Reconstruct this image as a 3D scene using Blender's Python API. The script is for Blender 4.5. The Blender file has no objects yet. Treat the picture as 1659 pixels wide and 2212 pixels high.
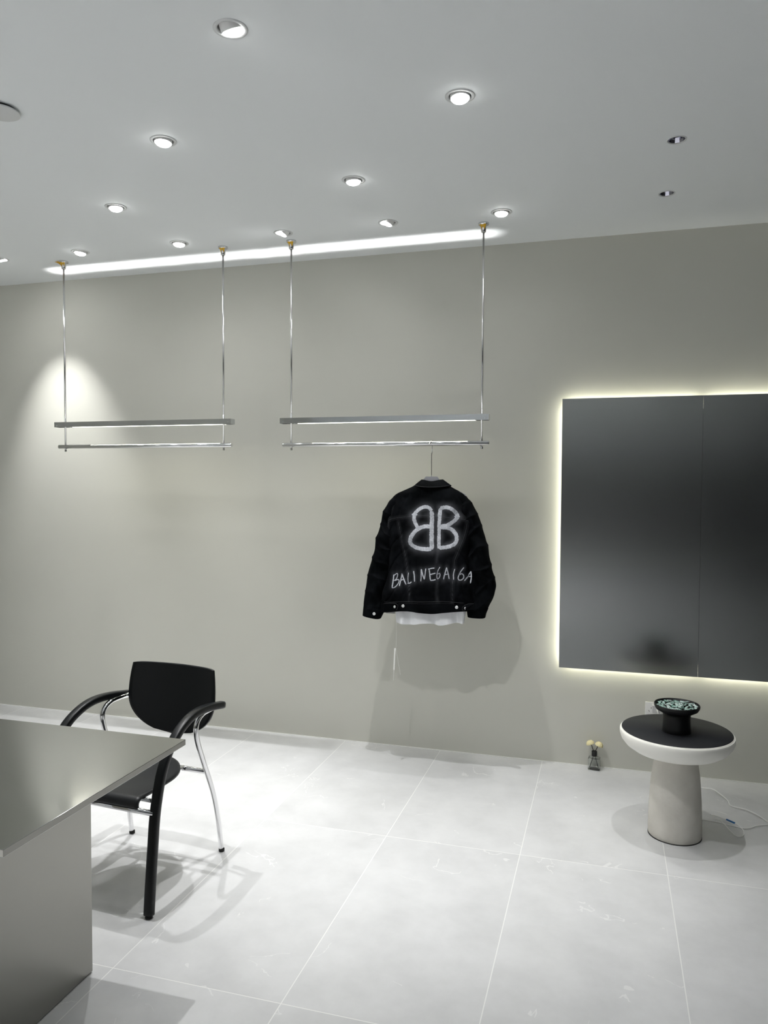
import bpy, bmesh, math, random
import numpy as np
from mathutils import Vector, Matrix, noise
from mathutils.bvhtree import BVHTree
from mathutils.geometry import delaunay_2d_cdt

random.seed(4)
SC = bpy.context.scene
COL = SC.collection
W, H = 1659, 2212
PI = math.pi

# ------------------------------------------------------------------ camera
F_PX, YAW, PITCH, ROLL, CAM_H = 1652.17, -0.2849, -0.0387, 0.0046, 1.6
_cy, _sy, _cp, _sp = math.cos(YAW), math.sin(YAW), math.cos(PITCH), math.sin(PITCH)
_F = Vector((_sy*_cp, _cy*_cp, _sp)); _R = Vector((_cy, -_sy, 0)); _U = _R.cross(_F)
_R2 = _R*math.cos(ROLL) + _U*math.sin(ROLL); _U2 = -_R*math.sin(ROLL) + _U*math.cos(ROLL)
CAMPOS = Vector((0, 0, CAM_H))
cd = bpy.data.cameras.new('camera'); cam = bpy.data.objects.new('camera', cd); COL.objects.link(cam)
cd.sensor_fit = 'HORIZONTAL'; cd.sensor_width = 36.0; cd.lens = F_PX/W*36.0; cd.clip_start = 0.02
cam.matrix_world = Matrix(((_R2.x, _U2.x, -_F.x, 0), (_R2.y, _U2.y, -_F.y, 0), (_R2.z, _U2.z, -_F.z, CAM_H), (0, 0, 0, 1)))
SC.camera = cam

def at(x, y, Y):                       # photo pixel -> point (x, z) on the vertical plane y = Y
    d = _F + _R2*((x-W/2)/F_PX) - _U2*((y-H/2)/F_PX)
    t = Y/d.y
    return (d.x*t, CAM_H + d.z*t)

# ------------------------------------------------------------------ look, world
SC.view_settings.view_transform = 'Standard'; SC.view_settings.look = 'None'
SC.view_settings.exposure = 0.60; SC.view_settings.gamma = 1.0
SC.view_settings.use_curve_mapping = False
wd = bpy.data.worlds.new('world'); SC.world = wd; wd.use_nodes = True
wd.node_tree.nodes['Background'].inputs[0].default_value = (0.9, 1.0, 1.0, 1)
wd.node_tree.nodes['Background'].inputs[1].default_value = 0.0
SC.cycles.max_bounces = 10; SC.cycles.diffuse_bounces = 6; SC.cycles.glossy_bounces = 5
SC.cycles.sample_clamp_indirect = 3.0
SC.cycles.use_denoising = True

# room numbers (metres)
ZC = 2.96; YW = 4.431; XL, XR, YF = -5.6, 3.0, -6.0
SPOT_W = 54.0; SPILL_W = 5.0; SPOT_COL = (1.0, 1.0, 1.0)
LED_COL = (1.0, 0.98, 0.80)

# ------------------------------------------------------------------ helpers
def mat(name, col=(.5,.5,.5), rough=.5, metal=0.0, spec=0.5, emis=None, estr=0.0, trans=0.0, ior=1.45, coat=0.0):
    m = bpy.data.materials.new(name); m.use_nodes = True
    b = m.node_tree.nodes['Principled BSDF']
    b.inputs['Base Color'].default_value = (*col, 1); b.inputs['Roughness'].default_value = rough
    b.inputs['Metallic'].default_value = metal; b.inputs['Specular IOR Level'].default_value = spec
    b.inputs['IOR'].default_value = ior; b.inputs['Transmission Weight'].default_value = trans
    b.inputs['Coat Weight'].default_value = coat
    if emis: b.inputs['Emission Color'].default_value = (*emis, 1); b.inputs['Emission Strength'].default_value = estr
    return m

def nodes(m): return m.node_tree.nodes, m.node_tree.links, m.node_tree.nodes['Principled BSDF']

def noise_col(m, c0, c1, scale, detail=4, stretch=(1,1,1), lo=.35, hi=.65):
    n, l, b = nodes(m)
    tc = n.new('ShaderNodeTexCoord'); mp = n.new('ShaderNodeMapping'); mp.inputs['Scale'].default_value = stretch
    nt = n.new('ShaderNodeTexNoise'); nt.inputs['Scale'].default_value = scale; nt.inputs['Detail'].default_value = detail
    r = n.new('ShaderNodeValToRGB'); r.color_ramp.elements[0].position = lo; r.color_ramp.elements[1].position = hi
    r.color_ramp.elements[0].color = (*c0, 1); r.color_ramp.elements[1].color = (*c1, 1)
    l.new(tc.outputs['Object'], mp.inputs[0]); l.new(mp.outputs[0], nt.inputs['Vector']); l.new(nt.outputs[0], r.inputs[0])
    l.new(r.outputs[0], b.inputs['Base Color'])
    return mp, nt, r

def bump(m, scale, strength, dist=.001, stretch=(1,1,1)):
    n, l, b = nodes(m)
    tc = n.new('ShaderNodeTexCoord'); mp = n.new('ShaderNodeMapping'); mp.inputs['Scale'].default_value = stretch
    nt = n.new('ShaderNodeTexNoise'); nt.inputs['Scale'].default_value = scale; nt.inputs['Detail'].default_value = 3
    bp = n.new('ShaderNodeBump'); bp.inputs['Strength'].default_value = strength; bp.inputs['Distance'].default_value = dist
    l.new(tc.outputs['Object'], mp.inputs[0]); l.new(mp.outputs[0], nt.inputs['Vector'])
    l.new(nt.outputs[0], bp.inputs['Height']); l.new(bp.outputs[0], b.inputs['Normal'])

def link(name, me, m=None, parent=None, smooth=False):
    o = bpy.data.objects.new(name, me); COL.objects.link(o)
    if m: me.materials.append(m)
    if smooth:
        for p in me.polygons: p.use_smooth = True
    if parent: o.parent = parent
    return o

def obj(name, bm, m=None, parent=None, smooth=False, angle=None):
    me = bpy.data.meshes.new(name)
    if angle is not None:
        for e in bm.edges:
            if len(e.link_faces) == 2 and e.calc_face_angle(0) > math.radians(angle): e.smooth = False
        smooth = True
    bm.normal_update(); bm.to_mesh(me); bm.free()
    return link(name, me, m, parent, smooth)

def tag(o, label=None, cat=None, group=None, kind=None):
    if label: o['label'] = label
    if cat: o['category'] = cat
    if group: o['group'] = group
    if kind: o['kind'] = kind
    return o

def empty(name, loc=(0,0,0), rz=0.0, label=None, cat=None, group=None):
    o = bpy.data.objects.new(name, None); COL.objects.link(o)
    o.location = loc; o.rotation_euler = (0, 0, rz); o.empty_display_size = .05
    return tag(o, label, cat, group)

def copy_tree(o, parent=None):
    kids = [c for c in COL.objects if c.parent is o]
    c = o.copy(); COL.objects.link(c)
    if parent: c.parent = parent
    for k in kids: copy_tree(k, c)
    return c

def box(bm, x0, x1, y0, y1, z0, z1, bev=0.0):
    v = [bm.verts.new((x, y, z)) for x in (x0, x1) for y in (y0, y1) for z in (z0, z1)]
    fs = [bm.faces.new([v[i] for i in q]) for q in ((0,1,3,2),(4,6,7,5),(0,4,5,1),(2,3,7,6),(0,2,6,4),(1,5,7,3))]
    if bev > 0:
        es = list({e for f in fs for e in f.edges})
        bmesh.ops.bevel(bm, geom=es, offset=bev, segments=2, affect='EDGES', profile=.5)
    return bm

def lathe(bm, prof, c=(0,0,0), seg=48, cap0=True, cap1=True, M=None):
    rings = []
    for r, z in prof:
        ring = []
        for k in range(seg):
            a = 2*PI*k/seg
            p = Vector((r*math.cos(a), r*math.sin(a), z))
            if M: p = M @ p
            ring.append(bm.verts.new(p + Vector(c)))
        rings.append(ring)
    for a, b in zip(rings, rings[1:]):
        for k in range(seg):
            bm.faces.new((a[k], a[(k+1) % seg], b[(k+1) % seg], b[k]))
    if cap0: bm.faces.new(rings[0][::-1])
    if cap1: bm.faces.new(rings[-1])
    return bm

def spline(pts, n=8):
    P = [Vector(p) for p in pts]
    if len(P) < 3: return P
    P = [2*P[0]-P[1]] + P + [2*P[-1]-P[-2]]
    out = []
    for i in range(1, len(P)-2):
        for k in range(n):
            t = k/n; a, b, c, d = P[i-1], P[i], P[i+1], P[i+2]
            out.append(.5*((2*b) + (c-a)*t + (2*a-5*b+4*c-d)*t*t + (3*b-a-3*c+d)*t**3))
    out.append(P[-2])
    return out

def tube(bm, pts, r, seg=12, smooth_n=0, flat=None, up=None):
    """round (or, with flat=(a, b), elliptical/rounded-rectangular) tube swept along points"""
    P = spline(pts, smooth_n) if smooth_n else [Vector(p) for p in pts]
    n = len(P); rr = r if callable(r) else (lambda t: r)
    T = [(P[min(i+1, n-1)] - P[max(i-1, 0)]).normalized() for i in range(n)]
    u = Vector(up) if up else (Vector((0,0,1)) if abs(T[0].z) < .9 else Vector((1,0,0)))
    rings = []
    for i in range(n):
        s = T[i].cross(u)
        if s.length < 1e-4: s = T[i].cross(Vector((.3,.7,.2)))
        s.normalize(); w = s.cross(T[i]).normalized()
        if not up: u = w
        ring = []
        for k in range(seg):
            a = 2*PI*k/seg; ca, sa = math.cos(a), math.sin(a)
            if flat:
                e = .55
                ox = flat[0]*math.copysign(abs(ca)**e, ca); oy = flat[1]*math.copysign(abs(sa)**e, sa)
            else:
                q = rr(i/(n-1)); ox, oy = q*ca, q*sa
            ring.append(bm.verts.new(P[i] + s*ox + w*oy))
        rings.append(ring)
    for a, b in zip(rings, rings[1:]):
        for k in range(seg): bm.faces.new((a[k], a[(k+1) % seg], b[(k+1) % seg], b[k]))
    bm.faces.new(rings[0][::-1]); bm.faces.new(rings[-1])
    return bm

NB = bmesh.new

# ------------------------------------------------------------------ materials
M = {}
M['wall'] = mat('wall_paint', (.60,.595,.545), .55, spec=.3); noise_col(M['wall'], (.575,.572,.515), (.60,.597,.54), 1.2); bump(M['wall'], 60, .08, .002)
M['ceil'] = mat('ceiling_paint', (.87,.895,.905), .7, spec=.2)
M['dark'] = mat('dark_paint', (.04,.04,.042), .5); M['grey'] = mat('grey_paint', (.22,.22,.21), .5)
M['chrome'] = mat('chrome', (.82,.82,.83), .06, 1.0)
M['chrome_soft'] = mat('brushed_chrome', (.72,.72,.72), .2, 1.0)
M['bar'] = mat('polished_steel', (.62,.63,.64), .07, 1.0)
M['white_plastic'] = mat('white_plastic', (.8,.8,.79), .35)
M['trim_white'] = mat('white_trim_ring', (.66,.67,.67), .4)
M['recess'] = mat('recess_grey', (.35,.35,.35), .5)
M['lens'] = mat('lamp_lens', (1,1,1), .4, emis=(1,1,.98), estr=14)
M['led'] = mat('led_strip', (1,1,1), .4, emis=LED_COL, estr=15)
M['led_bar'] = mat('led_bar_lens', (1,1,1), .4, emis=(1,.97,.80), estr=6)
M['tape'] = mat('yellow_protective_film', (.62,.36,.02), .35)
M['black_wood'] = mat('black_lacquered_wood', (.005,.006,.0065), .36, spec=.3); bump(M['black_wood'], 300, .1, .0005)
M['rubber'] = mat('black_rubber', (.01,.01,.01), .6)
M['seat'] = mat('black_plywood', (.012,.013,.014), .42, spec=.4)
M['stone'] = mat('cast_stone', (.45,.43,.38), .75); noise_col(M['stone'], (.60,.575,.52), (.68,.655,.60), 9, 6); bump(M['stone'], 90, .25, .002)
M['stone_top'] = mat('cream_lacquer', (.90,.89,.83), .35)
M['inlay'] = mat('charcoal_laminate', (.010,.011,.014), .5); bump(M['inlay'], 700, .1, .0004)
M['dish'] = mat('black_dish', (.004,.0045,.0045), .45)
M['caulk'] = mat('white_caulk', (.78,.78,.76), .6)
M['cable'] = mat('white_cable', (.85,.85,.83), .4)
M['blue'] = mat('blue_sleeve', (.03,.16,.42), .4)
M['tee'] = mat('white_cotton', (.88,.89,.91), .9, spec=.1); bump(M['tee'], 500, .2, .001)
M['hanger'] = mat('grey_hanger', (.36,.36,.39), .45)
M['paint'] = mat('white_fabric_paint', (.50,.515,.55), .8); noise_col(M['paint'], (.32,.335,.37), (.54,.555,.59), 130, 5, lo=.3, hi=.7); bump(M['paint'], 260, .8, .002)
M['paper'] = mat('white_paper', (.78,.78,.74), .7)
M['slot'] = mat('socket_slot', (.02,.02,.02), .5)
M['diff_liq'] = mat('clear_glass', (.96,.98,.98), .02, trans=1.0, ior=1.45)
M['flower'] = mat('cream_flower', (.80,.72,.42), .8)
M['panel_edge'] = mat('panel_edge', (.1,.1,.1), .4, 1.0)

# desk steel
m = mat('satin_steel', (.46,.467,.465), .24, 1.0); M['desk'] = m
n, l, b = nodes(m)
tc = n.new('ShaderNodeTexCoord'); nt = n.new('ShaderNodeTexNoise'); nt.inputs['Scale'].default_value = 3.0; nt.inputs['Detail'].default_value = 3
mr = n.new('ShaderNodeMapRange'); mr.inputs[1].default_value = .3; mr.inputs[2].default_value = .7; mr.inputs[3].default_value = .09; mr.inputs[4].default_value = .17
l.new(tc.outputs['Object'], nt.inputs['Vector']); l.new(nt.outputs[0], mr.inputs[0]); l.new(mr.outputs[0], b.inputs['Roughness'])
m = mat('satin_steel_darkened', (.33,.325,.30), .3, 1.0); M['desk_darkened'] = m
# wall panel steel
m = mat('dark_brushed_steel', (.32,.33,.327), .21, 1.0); M['steel'] = m
bump(m, 900, .04, .0005, (1, 1, .02))

# floor: large porcelain tiles with pale joints, clouding and veins
m = mat('porcelain_tile', (.6,.6,.6), .3, spec=.5); M['floor'] = m
n, l, b = nodes(m)
tc = n.new('ShaderNodeTexCoord'); sep = n.new('ShaderNodeSeparateXYZ'); l.new(tc.outputs['Object'], sep.inputs[0])
def mnode(op, a, b_=None, clamp=False):
    k = n.new('ShaderNodeMath'); k.operation = op; k.use_clamp = clamp
    for i, v in enumerate((a, b_)):
        if v is None: continue
        if isinstance(v, (int, float)): k.inputs[i].default_value = v
        else: l.new(v, k.inputs[i])
    return k.outputs[0]
def joint(src, off, period, half):
    u = mnode('DIVIDE', mnode('SUBTRACT', src, off - 60*period), period)
    f = mnode('FRACT', u)
    d = mnode('MULTIPLY', mnode('MINIMUM', f, mnode('SUBTRACT', 1.0, f)), period)
    return mnode('LESS_THAN', d, half), mnode('FLOOR', u)
jx, ix = joint(sep.outputs['X'], -.341, .5989, .0017)
jy, iy = joint(sep.outputs['Y'], 2.108, 1.163, .0017)
J = mnode('MAXIMUM', jx, jy)
cell = n.new('ShaderNodeCombineXYZ'); l.new(ix, cell.inputs[0]); l.new(iy, cell.inputs[1])
wn = n.new('ShaderNodeTexWhiteNoise'); wn.noise_dimensions = '2D'; l.new(cell.outputs[0], wn.inputs[0])
vadd = n.new('ShaderNodeVectorMath'); vadd.operation = 'ADD'
vsc = n.new('ShaderNodeVectorMath'); vsc.operation = 'SCALE'; vsc.inputs['Scale'].default_value = 7.0
l.new(wn.outputs['Color'], vsc.inputs[0]); l.new(tc.outputs['Object'], vadd.inputs[0]); l.new(vsc.outputs[0], vadd.inputs[1])
n1 = n.new('ShaderNodeTexNoise'); n1.inputs['Scale'].default_value = 4.2; n1.inputs['Detail'].default_value = 9; n1.inputs['Roughness'].default_value = .62
l.new(vadd.outputs[0], n1.inputs['Vector'])
r1 = n.new('ShaderNodeValToRGB'); r1.color_ramp.elements[0].position = .3; r1.color_ramp.elements[1].position = .72
r1.color_ramp.elements[0].color = (.53,.533,.535,1); r1.color_ramp.elements[1].color = (.635,.638,.64,1)
l.new(n1.outputs[0], r1.inputs[0])
n2 = n.new('ShaderNodeTexNoise'); n2.inputs['Scale'].default_value = 2.1; n2.inputs['Detail'].default_value = 5; n2.inputs['Distortion'].default_value = 1.1
l.new(vadd.outputs[0], n2.inputs['Vector'])
vein = mnode('LESS_THAN', mnode('ABSOLUTE', mnode('SUBTRACT', n2.outputs[0], .5)), .0035)
n3 = n.new('ShaderNodeTexNoise'); n3.inputs['Scale'].default_value = 5.0; l.new(vadd.outputs[0], n3.inputs['Vector'])
vein = mnode('MULTIPLY', vein, mnode('MULTIPLY', mnode('GREATER_THAN', n3.outputs[0], .58), .55))
mx = n.new('ShaderNodeMix'); mx.data_type = 'RGBA'; l.new(vein, mx.inputs['Factor']); l.new(r1.outputs[0], mx.inputs['A']); mx.inputs['B'].default_value = (.76,.76,.75,1)
mx2 = n.new('ShaderNodeMix'); mx2.data_type = 'RGBA'; l.new(mnode('MULTIPLY', J, .85), mx2.inputs['Factor']); l.new(mx.outputs['Result'], mx2.inputs['A']); mx2.inputs['B'].default_value = (.80,.80,.78,1)
l.new(mx2.outputs['Result'], b.inputs['Base Color'])

# denim: vertex colour carries the sprayed halo and the worn seams
m = mat('black_denim', (.01,.01,.011), .9, spec=.05); M['denim'] = m
n, l, b = nodes(m)
tc = n.new('ShaderNodeTexCoord'); nt = n.new('ShaderNodeTexNoise'); nt.inputs['Scale'].default_value = 9; nt.inputs['Detail'].default_value = 6
r = n.new('ShaderNodeValToRGB'); r.color_ramp.elements[0].position = .4; r.color_ramp.elements[1].position = .8
r.color_ramp.elements[0].color = (.0014,.0018,.0022,1); r.color_ramp.elements[1].color = (.006,.0068,.0085,1)
l.new(tc.outputs['Object'], nt.inputs['Vector']); l.new(nt.outputs[0], r.inputs[0])
at_ = n.new('ShaderNodeAttribute'); at_.attribute_name = 'spray'
mx = n.new('ShaderNodeMix'); mx.data_type = 'RGBA'; l.new(at_.outputs['Fac'], mx.inputs['Factor']); l.new(r.outputs[0], mx.inputs['A']); mx.inputs['B'].default_value = (.42,.43,.47,1)
l.new(mx.outputs['Result'], b.inputs['Base Color'])
nt2 = n.new('ShaderNodeTexNoise'); nt2.inputs['Scale'].default_value = 700; bp = n.new('ShaderNodeBump'); bp.inputs['Strength'].default_value = .35; bp.inputs['Distance'].default_value = .001
l.new(tc.outputs['Object'], nt2.inputs['Vector']); l.new(nt2.outputs[0], bp.inputs['Height']); l.new(bp.outputs[0], b.inputs['Normal'])
M['stitch'] = mat('denim_stitching', (.08,.08,.085), .9, spec=.1)

# candy wrappers
def stripes(name, c0, c1, rough, metal=0.0):
    m = mat(name, c0, rough, metal); n, l, b = nodes(m)
    tc = n.new('ShaderNodeTexCoord'); wv = n.new('ShaderNodeTexWave'); wv.inputs['Scale'].default_value = 55
    r = n.new('ShaderNodeValToRGB'); r.color_ramp.interpolation = 'CONSTANT'
    r.color_ramp.elements[0].color = (*c0, 1); r.color_ramp.elements[1].position = .55; r.color_ramp.elements[1].color = (*c1, 1)
    l.new(tc.outputs['Object'], wv.inputs['Vector']); l.new(wv.outputs[0], r.inputs[0]); l.new(r.outputs[0], b.inputs['Base Color'])
    return m
M['mint1'] = stripes('mint_wrapper_white', (.85,.93,.90), (.03,.20,.14), .2)
M['mint2'] = stripes('mint_wrapper_green', (.01,.10,.07), (.55,.75,.66), .2)

# ------------------------------------------------------------------ room shell
# fixtures: x, y, tilt (degrees), azimuth of the tilt (degrees, 0 = +x, 90 = towards the back wall), power factor, label
LIGHTS = [
 (-1.110, 2.126, 27,  70, 0.95, 'large-looking white gimbal downlight tilted in its ring, nearest the camera on the ceiling', 1),
 (-0.522, 2.710, 6, 300, 0.4, 'round white ceiling downlight in the upper right, lit and alone in its row', 1),
 (-1.727, 2.736, 4, 250, 1.3, 'lit round downlight between the ceiling plate and the nearest tilted gimbal lamp', 1),
 (-1.123, 3.318, 4, 30, 1.6, 'lit round downlight in mid ceiling, above the gap of the second hanging rack', 1),
 (-2.367, 3.320, 6, 320, 1.45, 'lit round downlight above the left hanging rack, second row from the back wall', 1),
 (-0.536, 3.905, 4, 270, 0.5, 'rightmost lit downlight of the row along the back wall, beside the last rack flange', 1),
 (-1.128, 3.903, 28, 185, 1.1, 'gimbal downlight tilted left, in the back row above the middle of the right rack', 1),
 (-1.725, 3.908, 34, 195, .9, 'gimbal downlight steeply tilted left, just behind the left flange of the right rack', 1),
 (-2.372, 3.913, 3, 270, 1.15, 'lit round downlight in the back row, above the middle of the left hanging rack', 1),
 (-3.030, 3.905, 6, 225, 0.35, 'lit round downlight just right of the leftmost rack flange', 1),
 (-3.610, 3.901, 23,  81, 1.15, 'downlight cut off by the left picture edge, throwing the bright pool on the wall', 1),
]
EXTRA = [(-3.62, 3.32, 0, 0, .6), (-2.97, 2.72, 0, 0, .6), (-3.6, 2.13, 0, 0, .8), (.12, 1.95, 0, 0, .6)] + [(x_, y_, 0, 0, 4.2 if x_ < 0 else 1.8) for x_ in (-3.8, -2.4, -1.1, .3) for y_ in (-.2, -1.8, -3.4, -5.0)]  # unseen downlights added, mostly to lift bounce light on ceiling and upper wall
DARK = [(.2389, 3.281), (.2421, 3.867)]
R_HOLE = .0405; R_DARK = .0335

def ceiling_mesh():
    pts = [(XL, YF), (XR, YF), (XR, YW), (XL, YW)]; edges = [(0,1),(1,2),(2,3),(3,0)]
    holes = [(x, y, R_HOLE) for x, y, *_ in LIGHTS] + [(x, y, R_HOLE) for x, y, *_ in EXTRA] + [(x, y, R_DARK) for x, y in DARK]
    for hx, hy, hr in holes:
        s = len(pts); N = 40
        pts += [(hx + hr*math.cos(2*PI*k/N), hy + hr*math.sin(2*PI*k/N)) for k in range(N)]
        edges += [(s+k, s+(k+1) % N) for k in range(N)]
    v, e, f, *_ = delaunay_2d_cdt([Vector(p) for p in pts], edges, [], 0, 1e-6)
    bm = NB(); vs = [bm.verts.new((p.x, p.y, ZC)) for p in v]
    for t in f:
        c = sum((v[i] for i in t), Vector((0,0)))/len(t)
        if any((c.x-hx)**2 + (c.y-hy)**2 < (hr*.995)**2 for hx, hy, hr in holes): continue
        bm.faces.new([vs[i] for i in t])
    for fc in bm.faces:
        fc.normal_update()
        if fc.normal.z > 0: fc.normal_flip()
    return bm
tag(obj('ceiling', ceiling_mesh(), M['ceil']), kind='structure')
tag(obj('floor', box(NB(), XL, XR, YF, YW, -.05, 0), M['floor']), kind='structure')
tag(obj('wall_back', box(NB(), XL-.1, XR+.1, YW, YW+.1, -.05, ZC+.1), M['wall']), kind='structure')
tag(obj('wall_left', box(NB(), XL-.1, XL, YF, YW, -.05, ZC+.1), M['wall']), kind='structure')
tag(obj('wall_right', box(NB(), XR, XR+.1, YF, YW, -.05, ZC+.1), M['dark']), kind='structure')
tag(obj('wall_front', box(NB(), XL-.1, XR+.1, YF-.1, YF, 2.25, ZC+.1), M['ceil']), kind='structure')
tag(obj('unseen_dark_front', box(NB(), XL-.1, XR+.1, YF-.1, YF, -.05, 2.25), M['dark']), kind='structure')  # unseen; invented dark shopfront that gives the steel panels their dark reflection
tag(obj('trim_1', box(NB(), XL, XR, YW-.004, YW, 0, .0035), M['caulk']), kind='structure')

# ------------------------------------------------------------------ downlights
def aim(tilt, az):
    t, a = math.radians(tilt), math.radians(az)
    return Vector((math.sin(t)*math.cos(a), math.sin(t)*math.sin(a), -math.cos(t)))

def spot(name, loc, d, power, parent, size=64, blend=1.0, rad=.010, col=SPOT_COL):
    ld = bpy.data.lights.new(name, 'SPOT'); ld.energy = power; ld.color = col
    ld.spot_size = math.radians(size); ld.spot_blend = blend; ld.shadow_soft_size = rad
    o = bpy.data.objects.new(name, ld); COL.objects.link(o); o.parent = parent
    o.location = loc; o.rotation_euler = Vector(d).to_track_quat('-Z', 'Y').to_euler()
    return o

def downlight(x, y, tilt, az, power, label, group='round ceiling downlights'):
    t = empty('downlight', (x, y, ZC), 0, label, 'ceiling light', group)
    bm = NB()
    prof = [(R_HOLE-.0005, .004), (R_HOLE-.001, -.0015), (R_HOLE+.001, -.0030), (.0500, -.0028), (.0525, -.0012), (.0525, 0.0)]
    lathe(bm, prof, seg=56, cap0=False, cap1=False); bmesh.ops.reverse_faces(bm, faces=bm.faces)
    obj('trim_ring', bm, M['trim_white'], t, smooth=True)
    bm = NB(); lathe(bm, [(R_HOLE, 0), (R_HOLE, .085)], seg=48, cap0=False)
    bmesh.ops.reverse_faces(bm, faces=bm.faces)
    obj('recess_can', bm, M['recess'], t, smooth=False, angle=40)
    d = aim(tilt, az); Q = d.to_track_quat('-Z', 'Y').to_matrix()
    # the gimbal pivots about a point just inside the opening; the lens sits at its lower end
    piv = Vector((0, 0, .010)); off = .024
    if tilt > 20: piv = Vector((0, 0, .014)); off = .022
    bm = NB(); lathe(bm, [(.0300, off+.004-off), (.0335, .004-off), (.0350, .006-off+.0), (.0350, .035-off+.01), (.030, .055-off+.01)], seg=48, cap0=False, M=Q, c=piv)
    obj('lamp_housing', bm, M['white_plastic'], t, angle=50)
    bm = NB(); lathe(bm, [(.0312, .0050-off), (.0295, .0010-off), (.0255, -.0025-off), (.018, -.0055-off), (.009, -.0070-off), (.002, -.0075-off)], seg=48, cap0=False, M=Q, c=piv)
    obj('lens', bm, M['lens'], t, smooth=True)
    if power > 0:
        spot('lamp_beam', piv + d*(off+.010), d, SPOT_W*power, t, size=52 if y > 3.8 else 64)
        if y > 1: spot('lamp_spill', piv + d*(off+.010), d, SPILL_W*power, t, size=165, rad=.07)
    return t
for x, y, tl, az, pw, lb, _ in LIGHTS: downlight(x, y, tl, az, pw, lb)
for x, y, tl, az, pw in EXTRA:
    downlight(x, y, tl, az, pw, 'added unseen ceiling downlight lifting the bounced room light', 'added fill downlights out of view')

for i, (x, y) in enumerate(DARK):
    t = empty('downlight', (x, y, ZC), 0, ('lit downlight with dark mirrored cone at upper right, nearer of the two dark-coned ones',
              'lit downlight with dark mirrored cone, the one nearer the back wall')[i], 'ceiling light', 'dark-coned downlights')
    bm = NB(); lathe(bm, [(R_DARK-.001, .003), (R_DARK-.001, -.001), (R_DARK+.001, -.0025), (.0375, -.0022), (.0385, 0)], seg=48, cap0=False, cap1=False)
    bmesh.ops.reverse_faces(bm, faces=bm.faces)
    obj('trim_ring', bm, M['trim_white'], t, smooth=True)
    bm = NB(); lathe(bm, [(R_DARK-.001, .001), (.012, .052)], seg=11, cap0=False, cap1=False); bmesh.ops.reverse_faces(bm, faces=bm.faces)
    obj('reflector_cone', bm, mat('dark_mirror', (.42,.42,.48), .08, 1.0), t)
    bm = NB(); lathe(bm, [(.016, .05), (.016, .07)], seg=20, cap0=False)
    obj('bulb', bm, M['rubber'], t, smooth=True)
    spot('lamp_beam', (0, 0, .045), aim(2, 200), SPOT_W*(.72, .22)[i], t, size=50)  # lit lamp inside the dark-looking cone, inferred from the table's shadow

# round blanking plate at the left edge of the ceiling
t = empty('ceiling_plate', (-2.158, 2.343, ZC), 0, 'flat round white cover plate on the ceiling at the left picture edge', 'ceiling plate')
obj('cover', lathe(NB(), [(.066, -.016), (.068, -.0145), (.068, -.011), (.066, -.010)], seg=64), M['trim_white'], t, angle=40)
obj('spacer', lathe(NB(), [(.055, -.011), (.055, 0)], seg=40), M['slot'], t, smooth=False, angle=40)

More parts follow.
